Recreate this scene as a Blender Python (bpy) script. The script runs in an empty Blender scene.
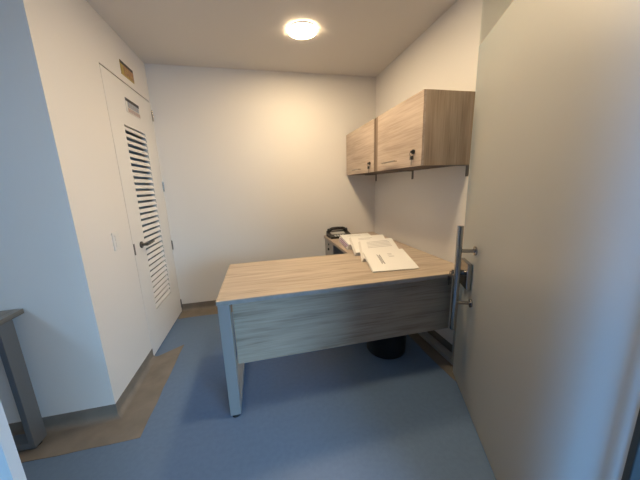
import bpy, bmesh, math, random
from mathutils import Vector, Matrix
random.seed(7)
S = bpy.context.scene
COL = S.collection
PI = math.pi

# ------------------------------------------------------------------ room sizes
XL, XR, YB, YN, H = -0.934, 1.36, 2.967, 1.576, 2.474   # left / right / back / nook wall, ceiling
YF = 0.292                                               # glass front of the office
HX0, HX1, HY = -3.3, 3.0, -2.9                          # hall in front of the office
BZ = 0.088                                               # height of the vinyl cove base

# ------------------------------------------------------------------ materials
def mat(name):
    m = bpy.data.materials.new(name); m.use_nodes = True
    nt = m.node_tree
    return m, nt, nt.nodes['Principled BSDF']

def plain(name, col, rough=0.5, metal=0.0, spec=0.5, noise=0.0, nscale=40, bump=0.0, bscale=200):
    m, nt, b = mat(name)
    b.inputs['Base Color'].default_value = (*col, 1)
    b.inputs['Roughness'].default_value = rough
    b.inputs['Metallic'].default_value = metal
    b.inputs['Specular IOR Level'].default_value = spec
    tc = nt.nodes.new('ShaderNodeTexCoord')
    if noise:
        n = nt.nodes.new('ShaderNodeTexNoise'); n.inputs['Scale'].default_value = nscale
        n.inputs['Detail'].default_value = 4
        nt.links.new(tc.outputs['Object'], n.inputs['Vector'])
        r = nt.nodes.new('ShaderNodeValToRGB')
        r.color_ramp.elements[0].position = .3; r.color_ramp.elements[1].position = .7
        r.color_ramp.elements[0].color = (*[c * (1 - noise) for c in col], 1)
        r.color_ramp.elements[1].color = (*[min(1, c * (1 + noise)) for c in col], 1)
        nt.links.new(n.outputs['Fac'], r.inputs['Fac'])
        nt.links.new(r.outputs['Color'], b.inputs['Base Color'])
    if bump:
        n2 = nt.nodes.new('ShaderNodeTexNoise'); n2.inputs['Scale'].default_value = bscale
        nt.links.new(tc.outputs['Object'], n2.inputs['Vector'])
        bp = nt.nodes.new('ShaderNodeBump'); bp.inputs['Strength'].default_value = bump
        bp.inputs['Distance'].default_value = .002
        nt.links.new(n2.outputs['Fac'], bp.inputs['Height'])
        nt.links.new(bp.outputs['Normal'], b.inputs['Normal'])
    return m

def wood(name, grain, c0, c1, c2, rough=0.45, spec=.3):
    """grain: 0,1,2 = axis along which the grain runs"""
    m, nt, b = mat(name)
    b.inputs['Roughness'].default_value = rough
    b.inputs['Specular IOR Level'].default_value = spec
    tc = nt.nodes.new('ShaderNodeTexCoord')
    def layer(across, along, detail, dist, off):
        mp = nt.nodes.new('ShaderNodeMapping')
        sc = [across] * 3; sc[grain] = along
        mp.inputs['Scale'].default_value = sc
        mp.inputs['Location'].default_value = (off, off * 1.7, off * .6)
        nt.links.new(tc.outputs['Object'], mp.inputs['Vector'])
        n = nt.nodes.new('ShaderNodeTexNoise')
        n.inputs['Scale'].default_value = 1; n.inputs['Detail'].default_value = detail
        n.inputs['Distortion'].default_value = dist
        nt.links.new(mp.outputs['Vector'], n.inputs['Vector'])
        return n.outputs['Fac']
    a = layer(30, 1.8, 6, .7, 3.1)
    f = layer(150, 5, 3, .25, 9.7)
    k = layer(7, 1.6, 2, 1.2, 21)
    def mix(x, y, w):
        q = nt.nodes.new('ShaderNodeMix'); q.data_type = 'FLOAT'
        q.inputs[0].default_value = w
        nt.links.new(x, q.inputs[2]); nt.links.new(y, q.inputs[3]); return q.outputs[0]
    v = mix(mix(a, f, .42), k, .25)
    r = nt.nodes.new('ShaderNodeValToRGB')
    e = r.color_ramp.elements
    e[0].position = .37; e[0].color = (*c0, 1)
    e[1].position = .63; e[1].color = (*c2, 1)
    x = e.new(.49); x.color = (*c1, 1)
    nt.links.new(v, r.inputs['Fac'])
    nt.links.new(r.outputs['Color'], b.inputs['Base Color'])
    return m

def emit(name, col, s):
    m, nt, b = mat(name)
    b.inputs['Base Color'].default_value = (*col, 1)
    b.inputs['Emission Color'].default_value = (*col, 1)
    b.inputs['Emission Strength'].default_value = s
    return m

def frosted(name, dif, tra, wt, gloss=.12, rough=.35):
    m, nt, b = mat(name)
    out = nt.nodes['Material Output']; nt.nodes.remove(b)
    d = nt.nodes.new('ShaderNodeBsdfDiffuse'); d.inputs['Color'].default_value = (*dif, 1)
    t = nt.nodes.new('ShaderNodeBsdfTranslucent'); t.inputs['Color'].default_value = (*tra, 1)
    g = nt.nodes.new('ShaderNodeBsdfGlossy'); g.inputs['Roughness'].default_value = rough
    tc = nt.nodes.new('ShaderNodeTexCoord')
    n = nt.nodes.new('ShaderNodeTexNoise'); n.inputs['Scale'].default_value = 260
    nt.links.new(tc.outputs['Object'], n.inputs['Vector'])
    bp = nt.nodes.new('ShaderNodeBump'); bp.inputs['Strength'].default_value = .12
    bp.inputs['Distance'].default_value = .002
    nt.links.new(n.outputs['Fac'], bp.inputs['Height'])
    for q in (d, t, g): nt.links.new(bp.outputs['Normal'], q.inputs['Normal'])
    m1 = nt.nodes.new('ShaderNodeMixShader'); m1.inputs[0].default_value = wt
    nt.links.new(d.outputs[0], m1.inputs[1]); nt.links.new(t.outputs[0], m1.inputs[2])
    m2 = nt.nodes.new('ShaderNodeMixShader'); m2.inputs[0].default_value = gloss
    nt.links.new(m1.outputs[0], m2.inputs[1]); nt.links.new(g.outputs[0], m2.inputs[2])
    nt.links.new(m2.outputs[0], out.inputs['Surface'])
    return m

def clear(name, tint=(.93, .96, .95)):
    m, nt, b = mat(name)
    out = nt.nodes['Material Output']; nt.nodes.remove(b)
    t = nt.nodes.new('ShaderNodeBsdfTransparent'); t.inputs['Color'].default_value = (*tint, 1)
    g = nt.nodes.new('ShaderNodeBsdfGlossy'); g.inputs['Roughness'].default_value = .02
    f = nt.nodes.new('ShaderNodeLayerWeight'); f.inputs['Blend'].default_value = .12
    mx = nt.nodes.new('ShaderNodeMixShader')
    nt.links.new(f.outputs['Facing'], mx.inputs[0])
    nt.links.new(t.outputs[0], mx.inputs[1]); nt.links.new(g.outputs[0], mx.inputs[2])
    nt.links.new(mx.outputs[0], out.inputs['Surface'])
    return m

M = {}
M['wall'] = plain('white_wall_paint', (.775, .742, .70), .55, spec=.3, bump=.08, bscale=160)
M['hall'] = plain('grey_hall_paint', (.34, .35, .36), .6, spec=.3, bump=.08, bscale=160)  # unseen hall walls, grey chosen to cut their bounce light into the office
M['ceil'] = plain('ceiling_paint', (.70, .665, .62), .8, spec=.2)
M['floor'] = plain('blue_vinyl', (.128, .198, .315), .42, spec=.35, noise=.05, nscale=40)
M['cove'] = plain('brown_vinyl', (.215, .188, .158), .5, spec=.3, noise=.12, nscale=9)
M['door'] = plain('white_door_paint', (.78, .755, .72), .4, spec=.35)
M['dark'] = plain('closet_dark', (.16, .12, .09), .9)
M['oak_x'] = wood('oak_grain_x', 0, (.34, .262, .195), (.475, .386, .298), (.575, .482, .385))
M['oak_y'] = wood('oak_grain_y', 1, (.345, .262, .20), (.45, .355, .28), (.535, .438, .352))
M['oak_z'] = wood('oak_grain_z', 2, (.29, .213, .152), (.385, .292, .212), (.47, .366, .272), .6, .15)
M['panel_x'] = wood('panel_grain_x', 0, (.27, .215, .165), (.405, .335, .265), (.485, .41, .33))
M['grey_wood'] = wood('grey_wood', 1, (.16, .15, .13), (.22, .205, .18), (.27, .25, .22))
M['filler'] = wood('dark_filler_wood', 2, (.17, .12, .085), (.22, .16, .115), (.26, .19, .14), .6, .15)
M['under'] = plain('underside_shade_brown', (.13, .10, .08), .7, spec=.15, noise=.1)  # dark brown puts the shade under the cabinets into the carcass colour
M['edge'] = plain('grey_edge_band', (.30, .29, .28), .5, noise=.1, nscale=30)
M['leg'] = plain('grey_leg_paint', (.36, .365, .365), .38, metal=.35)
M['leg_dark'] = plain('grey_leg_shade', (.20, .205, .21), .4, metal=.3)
M['rubber'] = plain('black_rubber', (.012, .012, .013), .7)
M['black'] = plain('black_plastic', (.016, .015, .015), .38)
M['chrome'] = plain('brushed_steel', (.38, .37, .35), .14, metal=1)
M['darkmetal'] = plain('dark_metal', (.13, .115, .10), .35, metal=.8)
M['bracket'] = plain('bracket_metal', (.16, .15, .14), .45, metal=.5)
M['paper'] = plain('white_paper', (.82, .80, .765), .75, spec=.2)
M['paper2'] = plain('page_edges', (.70, .67, .63), .8, spec=.2, noise=.12, nscale=130)
M['violet'] = plain('violet_tab', (.30, .20, .30), .7)
M['ink'] = plain('grey_ink', (.26, .25, .25), .8)
M['faint'] = plain('faint_ink', (.56, .54, .52), .8)
M['screen'] = plain('pale_screen', (.50, .50, .49), .3)
M['ped'] = plain('grey_laminate', (.36, .33, .29), .5)
M['teal'] = plain('dark_teal', (.03, .05, .055), .5)
M['white_plastic'] = plain('white_plastic', (.74, .72, .68), .35)
M['film'] = frosted('frosted_film_glass', (.80, .705, .56), (.20, .54, .82), .56, gloss=.17, rough=.4)
M['film_fixed'] = frosted('frosted_fixed_glass', (.80, .81, .81), (.70, .74, .76), .15)
M['clear'] = clear('clear_glass')
M['alu'] = plain('dark_aluminium', (.05, .065, .075), .5, metal=.4)
M['lampd'] = emit('lamp_diffuser', (1.0, .77, .485), 146)
M['panel'] = emit('cool_lamp_diffuser', (.34, .64, 1.0), 31)
M['lampr'] = plain('lamp_ring', (.80, .78, .75), .4)
M['gold'] = plain('yellow_print', (.42, .31, .09), .6, noise=.2, nscale=60)
M['rust'] = plain('orange_print', (.36, .20, .10), .6, noise=.25, nscale=60)
M['slate'] = plain('slate_print', (.34, .37, .42), .6, noise=.15, nscale=60)
M['mauve'] = plain('mauve_print', (.48, .38, .34), .6, noise=.15, nscale=60)
M['signk'] = plain('sign_black', (.035, .03, .03), .6)
M['hallfloor'] = M['floor']

# ------------------------------------------------------------------ mesh builder
class MB:
    def __init__(self, o=(0, 0, 0)):
        self.bm = bmesh.new(); self.o = Vector(o)
    def box(self, x0, x1, y0, y1, z0, z1, bevel=0, rot=None, seg=2):
        bm = bmesh.new()
        bmesh.ops.create_cube(bm, size=1)
        c = Vector(((x0 + x1) / 2, (y0 + y1) / 2, (z0 + z1) / 2))
        bmesh.ops.scale(bm, vec=(x1 - x0, y1 - y0, z1 - z0), verts=bm.verts)
        if bevel:
            bmesh.ops.bevel(bm, geom=bm.edges[:], offset=bevel, segments=seg, profile=.5, affect='EDGES')
        if rot is not None:
            bmesh.ops.transform(bm, matrix=rot.to_4x4(), verts=bm.verts)
        bmesh.ops.translate(bm, vec=c, verts=bm.verts)
        return self._add(bm)
    def _add(self, bm):
        me = bpy.data.meshes.new('tmp'); bm.to_mesh(me); bm.free()
        self.bm.from_mesh(me); bpy.data.meshes.remove(me)
        return self
    def cyl(self, p, q, r, r2=None, n=24, cap=True, bevel=0):
        p, q = Vector(p), Vector(q); d = q - p
        bm = bmesh.new()
        bmesh.ops.create_cone(bm, cap_ends=cap, cap_tris=False, segments=n, radius1=r,
                              radius2=r if r2 is None else r2, depth=d.length)
        if bevel:
            es = [e for e in bm.edges if len(e.link_faces) == 2 and any(len(f.verts) > 4 for f in e.link_faces)]
            bmesh.ops.bevel(bm, geom=es, offset=bevel, segments=2, profile=.5, affect='EDGES')
        R = Vector((0, 0, 1)).rotation_difference(d.normalized()).to_matrix().to_4x4()
        bmesh.ops.transform(bm, matrix=Matrix.Translation((p + q) / 2) @ R, verts=bm.verts)
        return self._add(bm)
    def tube(self, pts, r, n=12):
        pts = [Vector(p) for p in pts]; bm = bmesh.new(); rings = []
        prev = None
        for i, p in enumerate(pts):
            t = (pts[min(i + 1, len(pts) - 1)] - pts[max(i - 1, 0)]).normalized()
            a = prev if prev is not None else Vector((0, 0, 1)) if abs(t.z) < .9 else Vector((1, 0, 0))
            u = (a - t * a.dot(t)).normalized(); prev = u
            v = t.cross(u)
            rings.append([bm.verts.new(p + (u * math.cos(2 * PI * k / n) + v * math.sin(2 * PI * k / n)) * r) for k in range(n)])
        for a, b in zip(rings, rings[1:]):
            for k in range(n):
                bm.faces.new((a[k], a[(k + 1) % n], b[(k + 1) % n], b[k]))
        bm.faces.new(rings[0][::-1]); bm.faces.new(rings[-1])
        return self._add(bm)
    def hexa(self, b, t):
        """eight corners: bottom four and top four, same winding"""
        bm = bmesh.new()
        B = [bm.verts.new(p) for p in b]; T = [bm.verts.new(p) for p in t]
        bm.faces.new(B[::-1]); bm.faces.new(T)
        for k in range(4):
            bm.faces.new((B[k], B[(k + 1) % 4], T[(k + 1) % 4], T[k]))
        return self._add(bm)
    def prism(self, prof, axis, a0, a1):
        """extrude a 2D profile along an axis; prof in the two other axes in order"""
        bm = bmesh.new()
        def P(u, v, a):
            return {0: (a, u, v), 1: (u, a, v), 2: (u, v, a)}[axis]
        A = [bm.verts.new(P(u, v, a0)) for u, v in prof]; B = [bm.verts.new(P(u, v, a1)) for u, v in prof]
        bm.faces.new(A[::-1]); bm.faces.new(B)
        n = len(prof)
        for k in range(n):
            bm.faces.new((A[k], A[(k + 1) % n], B[(k + 1) % n], B[k]))
        return self._add(bm)
    def build(self, name, m, parent=None, smooth=False):
        bm = self.bm
        bmesh.ops.recalc_face_normals(bm, faces=bm.faces[:])
        bmesh.ops.translate(bm, vec=-self.o, verts=bm.verts)
        me = bpy.data.meshes.new(name); bm.to_mesh(me); bm.free()
        me.materials.append(m)
        if smooth:
            for p in me.polygons: p.use_smooth = True
            me.set_sharp_from_angle(angle=math.radians(35))
        o = bpy.data.objects.new(name, me); COL.objects.link(o)
        if parent is not None:
            o.parent = parent
        else:
            o.location = self.o
        return o

def tag(o, label=None, cat=None, group=None, kind=None):
    if label: o['label'] = label
    if cat: o['category'] = cat
    if group: o['group'] = group
    if kind: o['kind'] = kind
    return o

def thing(name, loc, label, cat, group=None, kind=None):
    o = bpy.data.objects.new(name, None); COL.objects.link(o)
    o.empty_display_size = .05; o.location = loc
    return tag(o, label, cat, group, kind)

def struct(name, mb, m, label, cat):
    return tag(mb.build(name, m), label, cat, kind='structure')

# ------------------------------------------------------------------ room shell
T = .12
DY0, DY1, DZ = 2.137, 2.958, 2.146           # doorway in the left wall
struct('floor', MB().box(HX0 - T, HX1 + T, HY - T, YB + T, -.1, 0), M['floor'], 'blue speckled vinyl floor', 'floor')
struct('ceiling', MB().box(HX0 - T, HX1 + T, HY - T, YB + T, H, H + .1), M['ceil'], 'plain off white ceiling', 'ceiling')
b = MB().box(XL - T, XL, YN, DY0, 0, H)
b.box(XL - T, XL, DY0, YB, DZ, H).box(XL - T, XL, DY1, YB, 0, DZ)
struct('wall_left', b, M['wall'], 'white left wall around the louvred door', 'wall')
struct('wall_back', MB().box(XL - 1.0, XR + T, YB, YB + T, 0, H), M['wall'], 'white back wall behind the desk', 'wall')
struct('wall_right', MB().box(XR, XR + T, YF + .06, YB, 0, H), M['wall'], 'white right wall under the wall cabinets', 'wall')
struct('wall_nook', MB().box(HX0 - T, XL - T, YN, YN + T, 0, H), M['wall'], 'white wall behind the side table, in blue daylight', 'wall')
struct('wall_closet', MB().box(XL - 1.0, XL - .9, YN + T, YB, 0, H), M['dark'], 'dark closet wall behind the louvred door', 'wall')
# hall on the near side of the glass front (behind the viewer), with its windows
WX0, WX1, WZ0, WZ1 = 1.1, 2.9, .75, 2.25
b = MB().box(HX0 - T, WX0, HY - T, HY, 0, H).box(WX1, HX1, HY - T, HY, 0, H)
b.box(WX0, WX1, HY - T, HY, 0, WZ0).box(WX0, WX1, HY - T, HY, WZ1, H)
struct('wall_hall', b, M['hall'], 'hall wall with the wide window', 'wall')
struct('wall_front', MB().box(.905, HX1, YF - .06, YF + .06, 0, H), M['hall'], 'hall wall beside the glass front', 'wall')
struct('wall_hall_right', MB().box(HX1, HX1 + T, HY, YF + .06, 0, H), M['hall'], 'hall end wall', 'wall')
struct('wall_side', MB().box(HX0 - T, HX0, HY, YN, 0, H), M['hall'], 'hall side wall', 'wall')
w = thing('window_1', (0, 0, 0), 'wide hall window', 'window', kind='structure')
f = MB().box(WX0, WX1, HY - .09, HY - .03, WZ0, WZ0 + .05).box(WX0, WX1, HY - .09, HY - .03, WZ1 - .05, WZ1)
for k in range(4):
    x = WX0 + (WX1 - WX0 - .05) * k / 3
    f.box(x, x + .05, HY - .09, HY - .03, WZ0 + .05, WZ1 - .05)
f.build('window_frame', M['white_plastic'], w)
MB().box(WX0 + .01, WX1 - .01, HY - .065, HY - .059, WZ0 + .02, WZ1 - .02).build('window_pane', M['clear'], w)

# vinyl cove bases: up the wall, round the corner and out over the floor
def cove_profile(w=.20):
    pr = [(0, 0), (0, BZ), (.004, BZ)]
    r = .032
    for k in range(7):
        a = PI + (PI / 2) * k / 6
        pr.append((.003 + r + r * math.cos(a), .003 + r + r * math.sin(a)))
    pr += [(w, .003), (w, 0)]
    return pr
def jag(u0, u1, n, w, amp):
    return [(u0 + (u1 - u0) * k / n, w + random.uniform(-amp, amp)) for k in range(n + 1)]
def cove_run(name, axis, a0, a1, base, sgn, label, w=.20, amp=.005, mit0=0, mit1=0):
    """cove strip along an axis with a hand-cut outer edge; mit = how far the outer edge runs past each end"""
    mb = MB(); bm = mb.bm; n = max(6, int((a1 - a0) / .07))
    rows = []
    for k in range(n + 1):
        t = k / n
        wk = w + random.uniform(-amp, amp)
        row = []
        for u, v in cove_profile(wk):
            s0 = a0 - mit0 * u / w; s1 = a1 + mit1 * u / w
            a = s0 + (s1 - s0) * t
            p = base + sgn * u
            row.append(bm.verts.new((p, a, v) if axis == 1 else (a, p, v)))
        rows.append(row)
    m = len(rows[0])
    for A, Bq in zip(rows, rows[1:]):
        for k in range(m):
            bm.faces.new((A[k], A[(k + 1) % m], Bq[(k + 1) % m], Bq[k]))
    bm.faces.new(rows[0]); bm.faces.new(rows[-1][::-1])
    return struct(name, mb, M['cove'], label, 'baseboard')
cove_run('baseboard_left', 1, YN, DY0 - .004, XL, 1, 'brown vinyl cove base along the left wall', w=.195, mit0=.195, mit1=.14)
cove_run('baseboard_nook', 0, HX0, XL, YN, -1, 'brown vinyl cove base under the blue-lit wall', w=.195, mit1=.195)
cove_run('baseboard_back', 0, XL, XR, YB, -1, 'brown vinyl cove base along the back wall', w=.17)
cove_run('baseboard_right', 1, YF + .06, YB - .18, XR, 1 * -1, 'brown vinyl cove base along the right wall', w=.17)

# ------------------------------------------------------------------ door_1: louvred closet door
d1 = thing('door_1', (XL, DY0, 0), 'white louvred closet door in the left wall', 'door', kind='structure')
O = d1.location
LY, LYB, LZ0, LZ1 = 2.342, 2.728, .328, 1.818
y0, y1, z0, z1, x0 = DY0 + .005, DY1 - .003, .012, DZ - .010, XL - .038
b = MB(O)
for (a, c, e, f) in ((y0, LY, z0, z1), (LYB, y1, z0, z1), (LY, LYB, z0, LZ0), (LY, LYB, LZ1, z1)):
    b.box(x0, XL, a, c, e, f)
b.build('door_leaf', M['door'], d1)
b = MB(O); n = 31; dz = (LZ1 - LZ0) / n
for k in range(n):
    zc = LZ0 + dz * (k + .5)
    b.box(XL - .0235, XL + .0065, LY - .003, LYB + .003, zc - .0025, zc + .0025,
          rot=Matrix.Rotation(math.radians(66), 3, 'Y'))
sl = b.build('louvre', M['door'], d1)
# handle
hy, hz = 2.268, .915
b = MB(O).cyl((XL, hy, hz), (XL + .010, hy, hz), .026, n=28, bevel=.002)
hd = b.build('door_handle', M['darkmetal'], d1, smooth=True)
b = MB(O).cyl((XL + .010, hy, hz), (XL + .048, hy, hz), .010)
b.tube([(XL + .046, hy - .006, hz), (XL + .050, hy + .02, hz), (XL + .050, hy + .06, hz + .002), (XL + .050, hy + .115, hz + .004), (XL + .046, hy + .124, hz + .004)], .0095)
b.build('lever', M['darkmetal'], hd, smooth=True)
MB(O).box(XL, XL + .002, DY0 + .006, DY0 + .024, hz - .055, hz + .03).build('latch_plate', M['darkmetal'], d1)
hinge0 = None
for zz in (2.02, 1.36, .76, .10):
    b = MB(O).cyl((XL + .006, DY1 - .002, zz - .045), (XL + .006, DY1 - .002, zz + .045), .007, n=12)
    b.cyl((XL + .006, DY1 - .002, zz + .046), (XL + .006, DY1 - .002, zz + .052), .005, n=12)
    b.build('hinge', M['chrome'], d1, smooth=True)

# small printed signs over and on the door
def sign(name, yz, z0, z1, label, layers, x):
    y0, y1 = yz
    o = thing(name, (x, y0, z0), label, 'sign')
    MB(o.location).box(x, x + .003, y0, y1, z0, z1).build('sign_plate', layers[0], o)
    h = z1 - z0; w = y1 - y0
    e = x + .003
    MB(o.location).box(e, e + .001, y0, y1, z1 - .22 * h, z1).build('header_band', M['signk'], o)
    b = MB(o.location); 
    for (a, c, d, f) in layers[2]:
        b.box(e, e + .001, y0 + a * w, y0 + c * w, z0 + d * h, z0 + f * h)
    b.build('printed_field', layers[1], o)
    b = MB(o.location)
    for (a, c, d, f) in layers[4]:
        b.box(e + .001, e + .0015, y0 + a * w, y0 + c * w, z0 + d * h, z0 + f * h)
    b.build('printed_lines', layers[3], o)
sign('door_sign', (2.445, 2.655), 2.195, 2.292, 'small yellow and orange sign on the wall above the louvred door',
     (M['gold'], M['rust'], [(.22, 1, .14, .78)], M['gold'], [(.30, .62, .56, .62), (.30, .55, .40, .45), (.70, .90, .30, .36)]), XL)
sign('door_sign', (2.425, 2.660), 1.925, 2.028, 'small slate and mauve sign on the louvred door above its slats',
     (M['white_plastic'], M['slate'], [(.12, .95, .38, .78)], M['mauve'], [(.10, 1, .05, .34), (.2, .8, .5, .56)]), XL)

# light switch
o = thing('light_switch', (XL, 1.895, .975), 'white light switch on the left wall beside the louvred door', 'light switch')
MB(o.location).box(XL, XL + .008, 1.885, 1.960, .955, 1.072, bevel=.003).build('switch_plate', M['white_plastic'], o)
for k in range(2):
    MB(o.location).box(XL + .008, XL + .012, 1.903, 1.942, .972 + .044 * k, 1.010 + .044 * k, bevel=.0015).build('rocker', M['white_plastic'], o)

# ------------------------------------------------------------------ ceiling lamps
for lx, ly, lab in ((.413, 2.206, 'round white ceiling lamp, lit, above the desk'),
                    (.415, 1.27, 'round white ceiling lamp, lit, nearer the doorway')):
    o = thing('ceiling_lamp', (lx, ly, H), lab, 'lamp', group='ceiling lamps in the office')
    MB(o.location).cyl((lx, ly, H - .012), (lx, ly, H), .1045, n=48, bevel=.003).build('lamp_ring', M['lampr'], o, smooth=True)
    MB(o.location).cyl((lx, ly, H - .0135), (lx, ly, H - .0121), .104, n=48).build('diffuser', M['lampd'], o, smooth=True)

# cool white panel lamp in the hall ceiling
px, py = -2.6, -.15
o = thing('panel_lamp', (px, py, H), 'square cool white panel lamp in the hall ceiling', 'lamp')
MB(o.location).box(px - .31, px + .31, py - .31, py + .31, H - .012, H, bevel=.002).build('lamp_frame', M['lampr'], o)
MB(o.location).box(px - .29, px + .29, py - .29, py + .29, H - .014, H - .0121).build('diffuser', M['panel'], o)

# ------------------------------------------------------------------ desk (L shaped)
TZ, TT = .74, .026
DX0, DX1, DYF, DYB = -.268, 1.335, 1.380, 2.085
desk = thing('desk', ((DX0 + DX1) / 2, (DYF + DYB) / 2, 0), 'large light oak L-shaped office desk with grey metal frame legs', 'desk')
O = desk.location
MB(O).box(DX0, DX1, DYF, DYB, TZ - TT, TZ, bevel=.0012).build('desktop', M['oak_x'], desk)
MB(O).box(DX0 + .001, DX1 - .001, DYF - .0022, DYF - .0002, TZ - TT + .001, TZ - .0025).build('edge_band', M['edge'], desk)
RX0 = .712
MB(O).box(RX0, DX1, DYB + .001, YB - .010, TZ - TT, TZ, bevel=.0012).build('return_top', M['oak_y'], desk)
tag(MB(O).box(DX0 + .066, DX1 - .066, 1.484, 1.502, .276, TZ - TT, bevel=.001).build('modesty_panel', M['panel_x'], desk),
    'greyer oak front panel')
for s, xa in ((0, DX0 + .004), (1, DX1 - .064)):
    xb = xa + .060
    ya, yb = DYF + .004, DYB - .02
    zt = TZ - TT - .001
    b = MB(O)
    b.box(xa, xb, ya, ya + .050, .014, zt, bevel=.002)
    b.box(xa, xb, yb - .050, yb, .014, zt, bevel=.002)
    b.box(xa, xb, ya + .0502, yb - .0502, .014, .049, bevel=.002)
    b.box(xa, xb, ya + .0502, yb - .0502, zt - .035, zt, bevel=.002)
    f = b.build('leg_frame', M['leg'], desk)
    for yy in (ya + .02, yb - .02):
        MB(O).cyl(((xa + xb) / 2, yy, .0005), ((xa + xb) / 2, yy, .014), .024, .018, n=18).build('levelling_foot', M['rubber'], f, smooth=True)

# drawer pedestal under the return
py0, py1, px0, px1 = 2.60, YB - .012, RX0 + .012, 1.18
ped = thing('drawer_pedestal', ((px0 + px1) / 2, (py0 + py1) / 2, 0), 'grey drawer pedestal under the far end of the desk by the back wall', 'drawers')
O = ped.location
MB(O).box(px0 + .018, px1, py0, py1, .03, TZ - TT - .002, bevel=.001).build('pedestal_body', M['ped'], ped)
MB(O).box(px0 + .05, px1 - .03, py0 + .03, py1 - .03, .0005, .03).build('plinth', M['rubber'], ped)
for k in range(3):
    za = .04 + k * .222
    d = MB(O).box(px0, px0 + .0175, py0 + .002, py1 - .002, za, za + .216, bevel=.002).build('drawer', M['ped'], ped)
    MB(O).cyl((px0 - .014, py0 + .18, za + .13), (px0, py0 + .18, za + .13), .014, n=18).build('drawer_knob', M['black'], d, smooth=True)
    if k == 2:
        MB(O).cyl((px0 - .006, py0 + .18, za + .185), (px0, py0 + .18, za + .185), .011, n=18).build('lock', M['black'], d, smooth=True)

# waste bin behind the front panel
BX, BY = .915, 1.755
o = thing('waste_bin', (BX, BY, 0), 'black waste bin on the floor under the desk', 'bin')
b = MB(o.location); bm = b.bm; prof = [(.0, .004), (.146, .004), (.152, .012), (.162, .28), (.164, .288), (.158, .288), (.153, .28), (.134, .018), (0, .018)]
n = 36; rings = []
for r, z in prof:
    rings.append([bm.verts.new((BX + max(r, .0005) * math.cos(2 * PI * k / n), BY + max(r, .0005) * math.sin(2 * PI * k / n), z - .003)) for k in range(n)])
for A, Bq in zip(rings, rings[1:]):
    for k in range(n):
        bm.faces.new((A[k], A[(k + 1) % n], Bq[(k + 1) % n], Bq[k]))
bm.faces.new(rings[0]); bm.faces.new(rings[-1])
b.build('bin_body', M['black'], o, smooth=True)
b = MB(o.location)
b.tube([(BX + .1645 * math.cos(a), BY + .1645 * math.sin(a), .285) for a in [2 * PI * k / 40 for k in range(41)]], .004, 8)
b.build('rim', M['black'], o, smooth=True)

# ------------------------------------------------------------------ papers, spread like leaning cards
def bundle(label, fl, fr, bl, br, zf0, zf1, zb0, zb1, prints, fan=0, tabs=None):
    """fl, fr, bl, br: x,y of the corners; z bottom/top at front and at back"""
    o = thing('document_bundle', ((fl[0] + br[0]) / 2, (fl[1] + br[1]) / 2, zf0), label, 'papers', group='document bundles spread on the desk')
    O = o.location
    def P(u, v, w):
        ax = [fl[i] + (fr[i] - fl[i]) * u for i in (0, 1)]; bx = [bl[i] + (br[i] - bl[i]) * u for i in (0, 1)]
        zz0 = zf0 + (zb0 - zf0) * v; zz1 = zf1 + (zb1 - zf1) * v
        return Vector((ax[0] + (bx[0] - ax[0]) * v, ax[1] + (bx[1] - ax[1]) * v, zz0 + (zz1 - zz0) * w))
    N = 7
    b = MB(O)
    for k in range(N):                      # page block in thin, slightly shifted packs
        w0, w1 = k / N, (k + .9) / N
        s = random.uniform(-.008, .010) - fan * (1 - k / N)
        t = random.uniform(0, .012)
        q = [P(s, t, w0), P(1 + s * .3, t, w0), P(1 + s * .3, 1, w0), P(s, 1, w0)]
        r = [P(s, t, w1), P(1 + s * .3, t, w1), P(1 + s * .3, 1, w1), P(s, 1, w1)]
        b.hexa(q, r)
    b.build('pages', M['paper2'], o)
    up = Vector((0, 0, .0012))
    q = [P(0, 0, 1), P(1, 0, 1), P(1, 1, 1), P(0, 1, 1)]
    cover = MB(O).hexa([p + up * .1 for p in q], [p + up for p in q]).build('cover_page', M['paper'], o)
    for key, nm in (('ink', 'stamp'), ('faint', 'printed_text')):
        b = MB(O); any_ = False
        for (m, u0, u1, v0, v1) in prints:
            if m != key: continue
            any_ = True
            q = [P(u0, v0, 1), P(u1, v0, 1), P(u1, v1, 1), P(u0, v1, 1)]
            b.hexa([p + up * 1.05 for p in q], [p + up * 1.2 for p in q])
        if any_: b.build(nm, M[key], cover)
    if tabs:
        for (v0, v1, w) in tabs:
            q = [P(-.03 - fan * (1 - w), v0, w - .05), P(0, v0, w - .05), P(0, v1, w - .05), P(-.03 - fan * (1 - w), v1, w - .05)]
            MB(O).hexa(q, [p + Vector((0, 0, .0015)) for p in q]).build('index_tab', M['violet'], o)
    return o
txt = lambda rows, u0, u1, v0, v1: [('faint', u0, u1 - random.uniform(0, .15), v0 + (v1 - v0) * k / rows, v0 + (v1 - v0) * (k + .4) / rows) for k in range(rows)]
Z0 = TZ + .0006
bundle('document bundle nearest the desk front, its white cover bearing a grey stamp',
       (.706, 1.545), (1.034, 1.520), (.772, 1.880), (1.112, 1.882), Z0, .7465, .7850, .7930,
       [('ink', .27, .285, .30, .80), ('ink', .295, .315, .34, .74), ('ink', .325, .345, .30, .78), ('faint', .53, .66, .62, .66), ('faint', .53, .62, .70, .73), ('faint', .53, .64, .77, .80)], fan=.03)
bundle('document bundle with a page of faint text, tucked under the stamped one',
       (.742, 1.800), (1.072, 1.800), (.858, 2.172), (1.178, 2.190), Z0, .7640, .8100, .8190,
       txt(5, .18, .88, .52, .93), fan=.05)
bundle('plain document bundle in the middle of the spread, behind the text page',
       (.748, 1.975), (1.070, 1.990), (.820, 2.320), (1.160, 2.335), Z0, .7680, .8190, .8290,
       txt(2, .2, .7, .75, .9), fan=.05)
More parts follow.
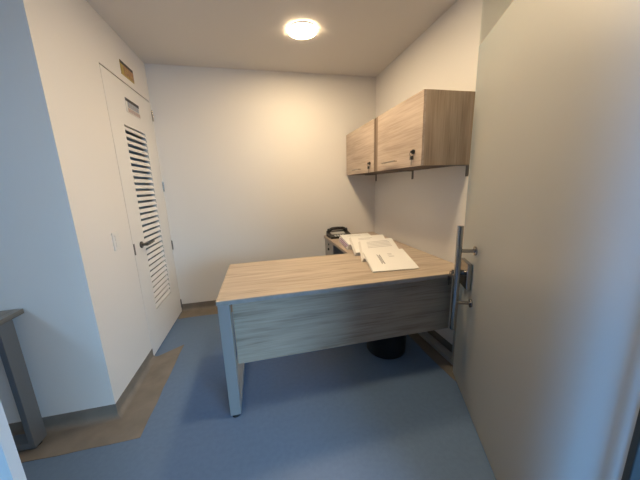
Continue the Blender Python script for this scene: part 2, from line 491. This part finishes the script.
bundle('thick document bundle with violet page edges, nearest the telephone',
       (.760, 2.200), (1.075, 2.200), (.792, 2.570), (1.098, 2.560), Z0, .7865, Z0, .8080,
       txt(2, .2, .8, .78, .9), fan=.06, tabs=[(.1, .9, .45), (.05, .85, .75)])

# ------------------------------------------------------------------ telephone
tx0, tx1, ty0, ty1 = .735, .985, 2.715, 2.925
o = thing('telephone', ((tx0 + tx1) / 2, (ty0 + ty1) / 2, TZ), 'black desk telephone at the back corner of the desk', 'telephone')
O = o.location
MB(O).prism([(ty0, TZ + .001), (ty1, TZ + .001), (ty1, TZ + .060), (ty0, TZ + .022)], 0, tx0, tx1).build('phone_base', M['black'], o)
slope = math.atan2(.038, ty1 - ty0)
def on_base(y): return TZ + .022 + .038 * (y - ty0) / (ty1 - ty0)
R = Matrix.Rotation(slope, 3, 'X')
MB(O).box(tx0 + .03, tx1 - .06, ty0 + .125 - .045, ty0 + .125 + .02, on_base(ty0 + .112), on_base(ty0 + .112) + .003, rot=R).build('display', M['screen'], o)
b = MB(O)
for i in range(4):
    for j in range(3):
        yy = ty0 + .012 + .016 * j; xx = tx0 + .05 + .03 * i
        b.box(xx, xx + .02, yy, yy + .010, on_base(yy + .005) - .001, on_base(yy + .005) + .004, rot=R)
b.build('keypad', M['screen'], o)
b = MB(O)
hyc = ty1 - .035
b.tube([(tx0 + .035, hyc, TZ + .078), (tx0 + .06, hyc, TZ + .087), ((tx0 + tx1) / 2, hyc, TZ + .090), (tx1 - .06, hyc, TZ + .087), (tx1 - .035, hyc, TZ + .078)], .017, 14)
b.cyl((tx0 + .028, hyc, TZ + .058), (tx0 + .028, hyc, TZ + .088), .027, .022, bevel=.004)
b.cyl((tx1 - .028, hyc, TZ + .058), (tx1 - .028, hyc, TZ + .088), .027, .022, bevel=.004)
b.build('handset', M['black'], o, smooth=True)
pts = [(tx0 - .002 - .007 * math.sin(k * .9), hyc - .004 - k * .0022, TZ + .012 + .007 * math.cos(k * .9)) for k in range(60)]
MB(O).tube(pts, .0022, 6).build('cord', M['black'], o, smooth=True)

# ------------------------------------------------------------------ wall cabinets
CX, CZ0, CZ1 = 1.002, 1.426, 1.863
def cabinet(ya, yb, d0, d1, label, handle, lock):
    o = thing('wall_cabinet', ((CX + XR) / 2, (ya + yb) / 2, CZ0), label, 'cabinet', group='oak wall cabinets over the desk')
    O = o.location; xf = CX + .019
    t = .018; xw = XR - .001
    for a in (ya, yb - t):
        MB(O).box(xf, xw, a, a + t, CZ0, CZ1).build('side_panel', M['oak_z'], o)
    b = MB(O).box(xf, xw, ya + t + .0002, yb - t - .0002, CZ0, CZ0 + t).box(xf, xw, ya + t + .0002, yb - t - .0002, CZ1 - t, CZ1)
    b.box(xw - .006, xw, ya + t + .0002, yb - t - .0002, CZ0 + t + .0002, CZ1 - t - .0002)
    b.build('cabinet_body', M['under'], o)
    if d1 < yb - .01:
        MB(O).box(CX + .004, xf - .0002, d1 + .003, yb, CZ0, CZ1).build('filler_strip', M['filler'], o)
    if d0 > ya + .01:
        MB(O).box(CX + .004, xf - .0002, ya, d0 - .003, CZ0, CZ1).build('filler_strip', M['filler'], o)
    d = MB(O).box(CX, xf - .0006, d0, d1, CZ0, CZ1, bevel=.001).build('cabinet_door', M['oak_y'], o)
    h0, h1, hz = handle
    b = MB(O).tube([(CX - .0005, h0 + .012, hz), (CX - .026, h0 + .012, hz)], .0038, 10)
    b.tube([(CX - .0005, h1 - .012, hz), (CX - .026, h1 - .012, hz)], .0038, 10)
    b.tube([(CX - .026, h0, hz), (CX - .026, h1, hz)], .0048, 10)
    b.build('bar_handle', M['chrome'], d, smooth=True)
    y, z = lock
    MB(O).cyl((CX - .012, y, z), (CX - .0005, y, z), .014, n=20, bevel=.002).build('lock', M['black'], d, smooth=True)
    b = MB(O).box(CX - .026, CX - .0125, y - .012, y + .006, z - .007, z + .007, bevel=.002)
    b.build('key', M['black'], d)
    yk = y + .012
    b = MB(O).tube([(CX - .022, y + .006 + .009 * math.sin(a), z - .013 + .011 * math.cos(a)) for a in [2 * PI * k / 16 for k in range(17)]], .0012, 6)
    b.box(CX - .020, CX - .008, y - .007, y + .019, z - .049, z - .025, bevel=.003)
    b.build('spare_key', M['black'], d)
    b = MB(O).box(CX - .016, CX - .013, y + .001, y + .009, z - .085, z - .0495)
    b.build('key_blade', M['chrome'], d)
    return o
cabinet(1.509, 2.190, 1.509, 2.137, 'oak wall cabinet nearer the glass door, its oak end panel showing', (1.80, 2.00, 1.480), (1.592, 1.518))
cabinet(2.198, 2.955, 2.212, 2.950, 'oak wall cabinet in the corner against the back wall', (2.51, 2.69, 1.468), (2.29, 1.505))
for y, lab in ((1.522, 'grey metal bracket under the near end of the cabinets by the glass door'),
               (2.165, 'grey metal bracket under the joint between the two wall cabinets'),
               (2.925, 'grey metal bracket under the wall cabinet in the back corner')):
    o = thing('shelf_bracket', (XR, y, CZ0), lab, 'bracket', group='brackets under the wall cabinets')
    MB(o.location).box(XR - .006, XR - .0006, y - .011, y + .011, CZ0 - .075, CZ0 - .0065).build('wall_plate', M['bracket'], o)
    MB(o.location).box(XR - .14, XR - .0006, y - .011, y + .011, CZ0 - .006, CZ0 - .0006).build('bracket_arm', M['bracket'], o)

# ------------------------------------------------------------------ door_2: frosted glass door standing open
TIP = Vector((1.2315, 1.3596, 0)); U = Vector((-.4217, -.9067, 0)).normalized(); NL = Vector((U.y, -U.x, 0)).normalized()
if NL.x > 0: NL = -NL
W = 1.176
ang = math.atan2(U.y, U.x)
d2 = thing('door_2', TIP + U * W, 'frosted glass door standing open against the desk end', 'door', kind='structure')
O = d2.location
RD = Matrix.Rotation(ang, 3, 'Z')
def door_box(mb, u0, u1, n0, n1, z0, z1, bevel=0):
    c = TIP + U * ((u0 + u1) / 2) + NL * ((n0 + n1) / 2); zc = (z0 + z1) / 2
    L, Th, Hh = u1 - u0, n1 - n0, z1 - z0
    return mb.box(c.x - L / 2, c.x + L / 2, c.y - Th / 2, c.y + Th / 2, zc - Hh / 2, zc + Hh / 2, bevel=bevel, rot=RD)
def dp(u, n, z):
    v = TIP + U * u + NL * n; return Vector((v.x, v.y, z))
G = .005
FZ = 2.034
pane = door_box(MB(O), 0, W, -G, G, .012, 2.44, .001).build('glass_pane', M['clear'], d2)
b = MB(O); bm = b.bm; e = G + .0004
bm.faces.new([bm.verts.new(dp(u, e, z)) for u, z in ((.001, .013), (W - .001, .013), (W - .001, FZ), (.001, FZ))])
tag(b.build('frosted_film', M['film'], pane), 'frosted film, ending below the top of the glass')
door_box(MB(O), W + .0005, W + .016, -.011, .011, .012, 2.44, .002).build('hinge_stile', M['alu'], d2)
# pull handle on the room side
ub, nb = .222, .092
b = MB(O).cyl(dp(ub, nb, .468), dp(ub, nb, 1.084), .0165, n=28, bevel=.002)
pull = b.build('pull_handle', M['chrome'], d2, smooth=True)
for z in (.637, .945):
    b = MB(O).cyl(dp(ub, G, z), dp(ub, nb - .010, z), .0105, n=18)
    b.cyl(dp(ub, G, z), dp(ub, G + .009, z), .025, n=28, bevel=.002)
    b.build('standoff', M['chrome'], pull, smooth=True)
# lock case on the free edge with cylinder and key
b = door_box(MB(O), .055, .200, G + .0005, G + .028, .705, .860, .004)
lk = b.build('lock_case', M['chrome'], d2)
door_box(MB(O), .055, .200, -G - .020, -G - .0005, .705, .860, .004).build('rear_lock_case', M['chrome'], lk)
b = MB(O).cyl(dp(.078, G + .0285, .772), dp(.078, G + .076, .772), .0155, n=20, bevel=.002)
b.build('lock_cylinder', M['chrome'], lk, smooth=True)
b = MB(O)
pa = dp(.072, G + .080, .772)
b.tube([pa + Vector((.0, .0, .0)) + (U * .016 * math.sin(a) + Vector((0, 0, 1)) * (.016 * math.cos(a) - .012)) for a in [2 * PI * k / 20 for k in range(21)]], .0018, 8)
kb = dp(.050, G + .080, .715)
b.box(kb.x - .010, kb.x + .010, kb.y - .002, kb.y + .002, kb.z - .008, kb.z + .025, bevel=.001)
b.box(kb.x - .004, kb.x + .004, kb.y - .001, kb.y + .001, kb.z - .040, kb.z - .008)
b.build('key', M['darkmetal'], lk)
for z0, z1 in ((.004, .07), (2.37, 2.445)):
    door_box(MB(O), W - .16, W + .002, -.016, .016, z0, z1, .002).build('hinge_patch', M['alu'], d2)

# fixed frosted panels of the glass front
w = thing('window_3', (-.5, YF, 0), 'fixed frosted glass panel at the left of the doorway', 'window', kind='structure')
MB(w.location).box(-2.05, -.275, YF - .006, YF + .006, .0, H).build('window_pane', M['film_fixed'], w)
w = thing('window_4', (1.05, YF, 0), 'narrow clear glass panel at the right of the doorway', 'window', kind='structure')
MB(w.location).box(.775, .905, YF - .006, YF + .006, .0, H).build('window_pane', M['clear'], w)
MB(w.location).box(.757, .7745, YF - .009, YF + .009, .0, H, bevel=.002).build('jamb_profile', M['chrome'], w)

# ------------------------------------------------------------------ side table at the left
SX, SY1, SY0, TS = -1.238, YN - .004, .55, .752
o = thing('side_table', (SX - .3, 1.1, 0), 'grey topped side table with metal frame legs against the blue-lit wall', 'table')
O = o.location
MB(O).box(SX - .60, SX, SY0, SY1, TS - .026, TS, bevel=.0012).build('tabletop', M['grey_wood'], o)
for ya in (SY1 - .125, SY0 + .025):
    xa, xb = SX - .585, SX - .018
    yb = ya + .078
    b = MB(O)
    zt = TS - .027
    b.box(xa, xa + .026, ya, yb, .014, zt, bevel=.002)
    b.box(xb - .026, xb, ya, yb, .014, zt, bevel=.002)
    b.box(xa + .0262, xb - .0262, ya, yb, .014, .049, bevel=.002)
    b.box(xa + .0262, xb - .0262, ya, yb, zt - .035, zt, bevel=.002)
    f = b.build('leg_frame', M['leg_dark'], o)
    for xx in (xa + .022, xb - .022):
        MB(O).cyl((xx, ya + .039, .0035), (xx, ya + .039, .014), .020, .016, n=18).build('levelling_foot', M['rubber'], f, smooth=True)

# ------------------------------------------------------------------ light
def area(name, loc, aim, sx, sy, power, col):
    l = bpy.data.lights.new(name, 'AREA'); l.shape = 'RECTANGLE'; l.size = sx; l.size_y = sy
    l.energy = power; l.color = col
    o = bpy.data.objects.new(name, l); COL.objects.link(o)
    o.location = loc
    o.rotation_euler = (Vector(aim) - Vector(loc)).to_track_quat('-Z', 'Y').to_euler()
    return o
dl = area('hall_window_daylight', ((WX0 + WX1) / 2, HY + .03, (WZ0 + WZ1) / 2), ((WX0 + WX1) / 2 - .55, HY + 2, (WZ0 + WZ1) / 2 - 2.4), WX1 - WX0, WZ1 - WZ0, 165, (.37, .67, 1.0))
dl.data.spread = math.radians(128)
wd = bpy.data.worlds.new('sky'); S.world = wd; wd.use_nodes = True
bg = wd.node_tree.nodes['Background']
sky = wd.node_tree.nodes.new('ShaderNodeTexSky')
try:
    sky.sky_type = 'NISHITA'; sky.sun_disc = False; sky.sun_elevation = math.radians(40); sky.sun_rotation = math.radians(90)
except Exception:
    pass
wd.node_tree.links.new(sky.outputs[0], bg.inputs['Color'])
bg.inputs['Strength'].default_value = .12

# ------------------------------------------------------------------ camera
p, yaw, roll, fpx = .2068, .2204, -.0341, 260.9
f = Vector((math.sin(yaw) * math.cos(p), math.cos(yaw) * math.cos(p), -math.sin(p)))
r = Vector((math.cos(yaw), -math.sin(yaw), 0)); u = r.cross(f)
r2 = r * math.cos(roll) + u * math.sin(roll); u2 = -r * math.sin(roll) + u * math.cos(roll)
cam = bpy.data.cameras.new('camera'); co = bpy.data.objects.new('camera', cam); COL.objects.link(co)
mw = Matrix((r2, u2, -f)).transposed().to_4x4(); mw.translation = Vector((0, 0, 1.3255))
co.matrix_world = mw
cam.sensor_width = 36; cam.lens = 36 * fpx / 640; cam.clip_start = .02
S.camera = co

S.view_settings.view_transform = 'Standard'; S.view_settings.look = 'None'
S.view_settings.exposure = 0.08; S.view_settings.gamma = 1; S.view_settings.use_curve_mapping = False
S.cycles.use_denoising = True
S.cycles.max_bounces = 10; S.cycles.diffuse_bounces = 6; S.cycles.transparent_max_bounces = 12
S.cycles.sample_clamp_indirect = 6
